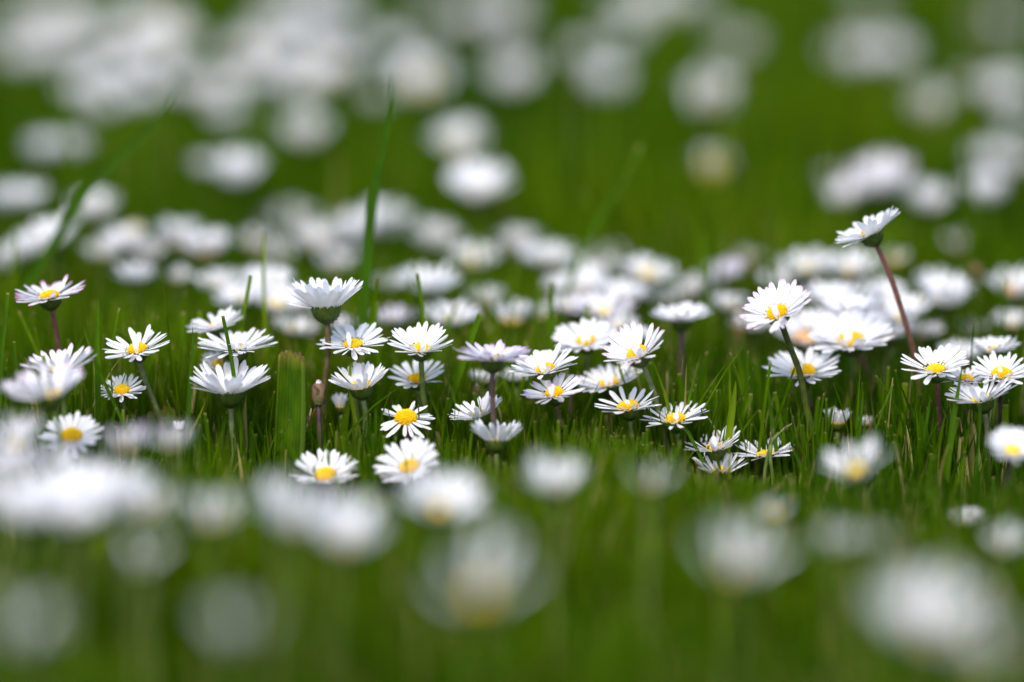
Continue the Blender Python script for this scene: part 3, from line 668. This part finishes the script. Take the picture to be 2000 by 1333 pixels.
blade([(1250, 285), (1222, 345), (1180, 410), (1140, 480), (1110, 560)], 13, 'long soft blade slanting up to the right in the middle, with a pale tip', .2, 'cut', 140, fold=.4)
blade([(1362, 420), (1368, 490), (1376, 560)], 20, 'soft green blade above the broad white daisy on a dark stalk', .5, 'point', 170)
blade([(1080, 552), (1076, 600), (1072, 660), (1070, 720)], 13, 'upright green blade left above the crescent eyed daisy', .3, 'cut', 72)
blade([(938, 614), (926, 645), (914, 678), (900, 720)], 15, 'slanting cut blade with a brown tip above the lilac tinted daisy', .3, 'cut', 22, fold=.5)
blade([(815, 535), (822, 580), (829, 640), (833, 700)], 9, 'thin blade leaning right above the full yellow eyed daisy', .45, 'cut', 34)
blade([(736, 590), (735, 640), (738, 700)], 9, 'short soft blade between the goblet daisy and the full yellow eyed one', .55, 'cut', 44)
blade([(1437, 743), (1434, 775), (1428, 815), (1420, 880)], 14, 'pointed yellowish blade with a dry tip standing alone right of the middle', .80, 'point', 3, fold=.5)
blade([(1268, 815), (1292, 826), (1325, 836), (1342, 842), (1362, 880)], 7, 'dark blade curving across the sparse white daisy', .05, 'point', -6)
blade([(1276, 705), (1290, 745), (1304, 790), (1315, 850)], 7, 'pale thin blade right of the bent green stalk', .85, 'point', 8)
blade([(1500, 748), (1504, 790), (1510, 840), (1520, 900)], 8, 'thin dark pointed blade below the soft daisy behind the green stalk', .12, 'point', 2)
blade([(1513, 766), (1520, 800), (1530, 860), (1534, 920)], 10, 'green blade right beside the thin dark pointed one', .3, 'cut', 6)
blade([(1687, 760), (1683, 800), (1678, 850), (1675, 900)], 7, 'short dark upright blade left of the reddish stalks', .08, 'point', 2)
blade([(1818, 765), (1812, 810), (1802, 860), (1796, 930)], 9, 'dark blade leaning just left of the brown stalk on the right', .1, 'point', -4)
blade([(1768, 748), (1764, 800), (1757, 860), (1748, 930)], 15, 'olive blade with a straw tip left of the brown stalk on the right', .72, 'cut', 18)
blade([(1880, 712), (1872, 760), (1862, 820), (1852, 900), (1846, 960)], 12, 'green blade in front of the daisy showing its green cup at the right', .22, 'point', -12)
blade([(1918, 738), (1917, 760), (1915, 790)], 7, 'tiny dark blade tip in front of the deep eyed daisy', .08, 'point', -9)
blade([(1870, 815), (1858, 860), (1846, 920), (1840, 980)], 16, 'pale green blade right of the brown stalk', .55, 'cut', -6)
blade([(1900, 812), (1886, 860), (1872, 930), (1864, 985)], 14, 'bright green blade under the daisy showing its green cup', .4, 'point', -2)
blade([(1655, 850), (1660, 890), (1668, 960)], 6, 'thin bleached straw in front of the blurred low right daisy', .97, 'point', -2)
blade([(1770, 830), (1776, 870), (1782, 930)], 7, 'whitish dry blade among the stalks on the right', .95, 'point', 0)
blade([(1895, 800), (1897, 860), (1900, 940), (1902, 1000)], 13, 'brownish dry blade right of the green ones', .93, 'cut', 8)
blade([(1965, 790), (1962, 860), (1956, 950)], 18, 'olive brown stalk like blade at the right edge', .70, 'cut', 8)
blade([(1595, 790), (1600, 850), (1604, 930)], 9, 'straight dark blade left of the thick green stalk foot', .15, 'point', 20)
blade([(1222, 868), (1205, 900), (1192, 950), (1180, 1010)], 6, 'thin pale blade leaning right under the flat few petalled daisy', .88, 'point', -10)
blade([(700, 700), (684, 720), (690, 800), (716, 900)], 8, 'thin pale green blade beside the shuttlecock daisy', .85, 'point', 4)
blade([(752, 822), (738, 860), (722, 905), (712, 935)], 7, 'bluish thin blade left of the domed eye daisy', .02, 'point', -3)
blade([(475, 730), (478, 800), (482, 900)], 9, 'tan dry stalk right behind the large cup shaped daisy', .96, 'cut', 12)
blade([(500, 775), (494, 830), (488, 900)], 7, 'dark green blade left of the broad torn leaf', .12, 'point', 5)
blade([(410, 765), (390, 810), (372, 850), (360, 885)], 6, 'thin pale blade slanting under the large cup shaped daisy', .86, 'point', -2)
blade([(240, 800), (241, 840), (243, 900)], 7, 'short straw tipped blade under the small low daisy on the left', .9, 'cut', -6)
blade([(640, 800), (628, 850), (616, 920)], 12, 'broad green blade behind the brown bud', .5, 'point', 16)
blade([(690, 720), (668, 860), (650, 960)], 22, 'wide bright green blade between the two brown stalks', .55, 'point', 18)

def broad_leaf(x, ytop, ybot, w, dl, label, lean=0, seed=3, ragged=10, depth=2.0):
    rr = random.Random(seed); nx, ny = 20, 26; P0 = pt(x, ytop, dl); P1 = pt(x + lean, ybot, dl); d = P1 - P0
    P1 = P0 + d * ((P0.z + .003) / max(1e-4, P0.z - P1.z)); g = P1.copy(); g.z = 0
    root = empty('broad_leaf', g); tag(root, label, 'broad leaf')
    W_ = mm(w, dl); rag = [mm(rr.uniform(0, 1) ** 1.5 * ragged, dl) for _ in range(nx + 1)]
    drop = [mm(ragged * 1.5, dl) * max(0, (i / nx - .45)) ** 1.2 + mm(9, dl) * (abs(i / nx * 2 - 1) ** 7) for i in range(nx + 1)]
    V = []; UV = []; A = (P0 - P1).normalized(); L = (P0 - P1).length
    for j in range(ny + 1):
        t = j / ny
        for i in range(nx + 1):
            u = i / nx; x_ = (u - .5) * W_ * (1.0 + .10 * math.sin(t * 2.2) - .16 * t ** 3) + W_ * .10 * math.sin(t * 2.6)
            z = .0022 * (4 * (u - .5) ** 2) + (.0010 if u > .86 else 0) * (u - .86) / .14 * -2
            top = L - rag[i] - drop[i]; V.append(P1 - g + RIGHT * x_ + A * (top * t) + BACK * z); UV.append((u, t))
    F = [(j * (nx + 1) + i, j * (nx + 1) + i + 1, (j + 1) * (nx + 1) + i + 1, (j + 1) * (nx + 1) + i) for j in range(ny) for i in range(nx)]
    mb = MB(); mb.add(V, F, UV)
    for sx in (0, nx):          # downy edge
        for _ in range(150 if sx else 50):
            j = rr.randrange(2, ny); q = V[j * (nx + 1) + sx]; o = RIGHT * (1 if sx else -1)
            mb.add([q - A * .00003, q + A * .00003, q + (o + A * rr.uniform(-.2, .9)) * .0006], [(0, 1, 2)], [(0, .3)] * 3)
    me = mb.mesh('leaf_blade', 'broad_leaf'); lf = link('leaf_blade', me, root)
    so = lf.modifiers.new('t', 'SOLIDIFY'); so.thickness = .0003
    mb = MB()                   # brown torn fibres along the top
    for i in range(nx):
        for _ in range(10 if i > nx * .5 else 3):
            k = i + rr.random(); q = V[ny * (nx + 1) + i].lerp(V[ny * (nx + 1) + i + 1], k - i); q = q - A * rr.uniform(0, .0011) + BACK * rr.uniform(-.0002, .0007)
            dd = (A * rr.uniform(.3, 1) + RIGHT * rr.uniform(-1, 1) + BACK * rr.uniform(-.5, .6)).normalized(); s = dd.cross(BACK).normalized() * rr.uniform(.00004, .00013); ln = rr.uniform(.0003, .0012)
            mb.add([q - s, q + s, q + s * .6 + dd * ln * .6, q + dd * ln], [(0, 1, 2, 3)], [(0, rr.random())] * 4)
    link('torn_edge', mb.mesh('torn_edge', 'dry_brown'), root)
    HEADS.append((P0.x, P0.y, pt(x, 860, dl).z, W_ / 2, dl))
broad_leaf(569, 684, 940, 56, -8, 'broad flat upright green leaf with a torn brown top left of the goblet daisy', -10)
broad_leaf(316, 790, 900, 62, 18, 'low broad leaf stub with a torn brown top at the left, behind a green stalk', 0, 5, 16)

def spikelet(x, y, ln, w, tilt, dl, label, mat, lean=0, name='grass_seed_head', parts=12):
    rr = random.Random(int(x)); c = pt(x, y, dl); ax = (UP + RIGHT * tilt).normalized(); L = mm(ln, dl); W_ = mm(w, dl); base = c - ax * L / 2
    g, sm = stem_part(None, base, ax, mm(lean, dl), 'stem_green', False, rr, rad=.0005)
    root = empty(name, g); tag(root, label, 'grass seed head'); link('stem', sm, root)
    for k in range(parts):
        t = k / parts; a = k * 2.4; v, f, uv = PVL[k % 5]; s = L * .42 / .0083
        x0 = RIGHT - ax * RIGHT.dot(ax); x0.normalize(); y0 = ax.cross(x0)
        m = Matrix.Translation(base - g + ax * L * t * .72) @ Matrix((x0, y0, ax)).transposed().to_4x4() @ Matrix.Rotation(a, 4, 'Z') @ Matrix.Translation((0, W_ * .1, 0)) @ Matrix.Rotation(R(74), 4, 'X') @ Matrix.Diagonal((s * W_ / L * 2.2, s, s, 1))
        A = np.array(m); mb = MB(); mb.add(v @ A[:3, :3].T + A[:3, 3], f, uv); link('husk', mb.mesh('husk', mat if k % 3 else 'dry_straw'), root)
spikelet(604, 818, 46, 18, .35, -4, 'dark brown grass seed head between the broad torn leaf and the brown bud', 'dry_brown', -14)
spikelet(1508, 850, 40, 9, .1, -10, 'thin dry seed head before the low daisy seen in pieces', 'dry_brown', 10, parts=8)
spikelet(1534, 836, 30, 7, 1.2, -10, 'thin dry seed head bent to the right above the low daisy seen in pieces', 'dry_straw', -20, parts=6)
# ------------------------------------------------------------------ the grass itself: countless blades, one mesh
def grass(name, count, y0, y1, hscale, wide, seed, segs=5, extra=0):
    r = np.random.default_rng(seed)
    yy = y0 + (y1 - y0) * r.random(count)
    if extra: yy[:extra] = r.uniform(-.14, .16, extra)
    half = .09 * (yy + FOC * math.cos(THETA)) / FOC * 1.0 + wide; half[:extra] = .125
    xx = (r.random(count) * 2 - 1) * half
    # patchy lawn: clumps differ in height, lean and hue
    def lump(fx, fy, ph): return np.sin(xx * fx + ph + 1.7 * np.sin(yy * fy * .6 + ph)) * np.cos(yy * fy + ph * 1.3 + np.sin(xx * fx * .7))
    l0 = lump(13, 17, seed * 1.4); l1 = lump(31, 24, seed); l2 = lump(83, 71, seed * 2.1); l3 = lump(190, 160, seed * .7)
    h = (.0245 + np.where(yy > .2, .0055, .0025) * l0 + .0045 * l1 + .003 * l2) * r.normal(1, .22, count).clip(.45, 1.7) * hscale
    tall = r.random(count) < .035; h[tall] *= r.uniform(1.15, 1.5, tall.sum())
    h *= np.where(yy > -.015, 1.30, 1.0); t2 = (yy > .015) & (yy < .5) & (r.random(count) < .07); h[t2] *= r.uniform(1.4, 2.3, t2.sum()); t3 = (yy > -.03) & (yy < .12) & (xx > .07) & (r.random(count) < .10); h[t3] *= r.uniform(1.2, 1.7, t3.sum())
    t4 = (yy < -.07) & (yy > -.40) & (r.random(count) < .16); h[t4] *= r.uniform(1.2, 1.75, t4.sum())
    # no blade stands right in front of a low flower head: flowers open where the grass parts
    for (hx, hy, hz, hr, dl) in HEADS:
        m = (np.abs(xx - hx) < hr * 1.0) & (yy < hy + .002) & (yy > hy - (.16 if dl < 270 else .30)) & (r.random(count) < (.955 if abs(dl) < 50 else .84 if dl > 270 else .66 if dl > 0 else .40))
        lim = (hz - hr * .35) + (hy - yy) * math.tan(THETA) - .001
        h[m] = np.minimum(h[m], np.maximum(lim[m], .004))
    h[:extra] *= .92
    w = np.clip(r.normal(.00100, .00038, count), .0004, .0023) * np.where(r.random(count) < .10, 1.6, 1)
    yaw = r.uniform(0, 2 * np.pi, count); lean = np.abs(r.normal(0, .15, count)) + .02; ldir = r.uniform(0, 2 * np.pi, count) ; curv = r.uniform(.1, .9, count)
    hue = np.clip(np.where(yy > .17, .28, .40) + np.where(yy > .15, .28, .20) * l0 + .15 * l1 + .10 * l3 + r.normal(0, .17, count), 0, .86); dry = r.random(count) < np.where(yy < .10, np.where(xx > .04, .065, .04), .012); hue[dry] = r.uniform(.92, 1, dry.sum())
    cut = r.random(count) < np.where(yy < .10, .22, .08)
    n1 = segs + 1; t = np.linspace(0, 1, n1)
    V = np.zeros((count, n1, 3, 3), np.float32)
    off = (lean[:, None] * h[:, None]) * ((1 - curv[:, None]) * t + curv[:, None] * t ** 2.2) * 1.3
    cx = xx[:, None] + np.cos(ldir)[:, None] * off; cy = yy[:, None] + np.sin(ldir)[:, None] * off; cz = h[:, None] * t * (1 - .10 * curv[:, None] * t)
    ws = np.where(cut[:, None], 1 - .30 * t, np.clip((1 - t) * 1.9, .03, 1) ** .8) * w[:, None] * .5
    tw = yaw[:, None] + t * r.normal(0, .5, count)[:, None]
    for j, (a, f) in enumerate(((-1, 0), (0, .45), (1, 0))):
        V[:, :, j, 0] = cx + a * ws * np.cos(tw) - f * ws * np.sin(tw); V[:, :, j, 1] = cy + a * ws * np.sin(tw) + f * ws * np.cos(tw); V[:, :, j, 2] = cz - .001
    base = (np.arange(count) * n1 * 3)[:, None, None]; i = np.arange(segs)[None, :, None] * 3; j = np.arange(2)[None, None, :]
    q = base + i + j; Fq = np.stack([q, q + 1, q + 4, q + 3], -1).reshape(-1, 4)
    me = bpy.data.meshes.new(name); nv = count * n1 * 3; nf = len(Fq)
    me.vertices.add(nv); me.vertices.foreach_set('co', V.ravel()); me.loops.add(nf * 4); me.loops.foreach_set('vertex_index', Fq.astype(np.int32).ravel())
    me.polygons.add(nf); me.polygons.foreach_set('loop_start', np.arange(0, nf * 4, 4, dtype=np.int32))
    me.update(calc_edges=True); me.shade_smooth(); me.materials.append(MATS['grass_green'])
    UV = np.zeros((count, n1, 3, 2), np.float32); UV[..., 0] = hue[:, None, None]; UV[..., 1] = np.where(cut[:, None], t * 1.0, t * .93)[:, :, None]
    ul = me.uv_layers.new(name='UVMap'); ul.data.foreach_set('uv', UV.reshape(-1, 2)[Fq.ravel()].ravel())
    return me
me1 = grass('grass', 122000, -.52, .95, 1.0, .20, 3, 5, 14000)
o = link('grass', me1); tag(o, 'short green lawn grass between the daisies', 'grass', kind='stuff')
me2 = grass('far_grass', 60000, .95, 3.6, 1.12, .5, 5, 3)
o = link('far_grass', me2); tag(o, 'green lawn grass stretching away behind the daisies', 'grass', kind='stuff')
low = [a for a in ALL if a[1] < 12 or a[1] > 95]
print('HEIGHT CHECK', len(ALL), 'daisies; out of range:', low)
lb = [a[0] for a in ALL]; print('DUP', [x for x in set(lb) if lb.count(x) > 1], 'WORDS', [x for x in lb if not 4 <= len(x.split()) <= 16])
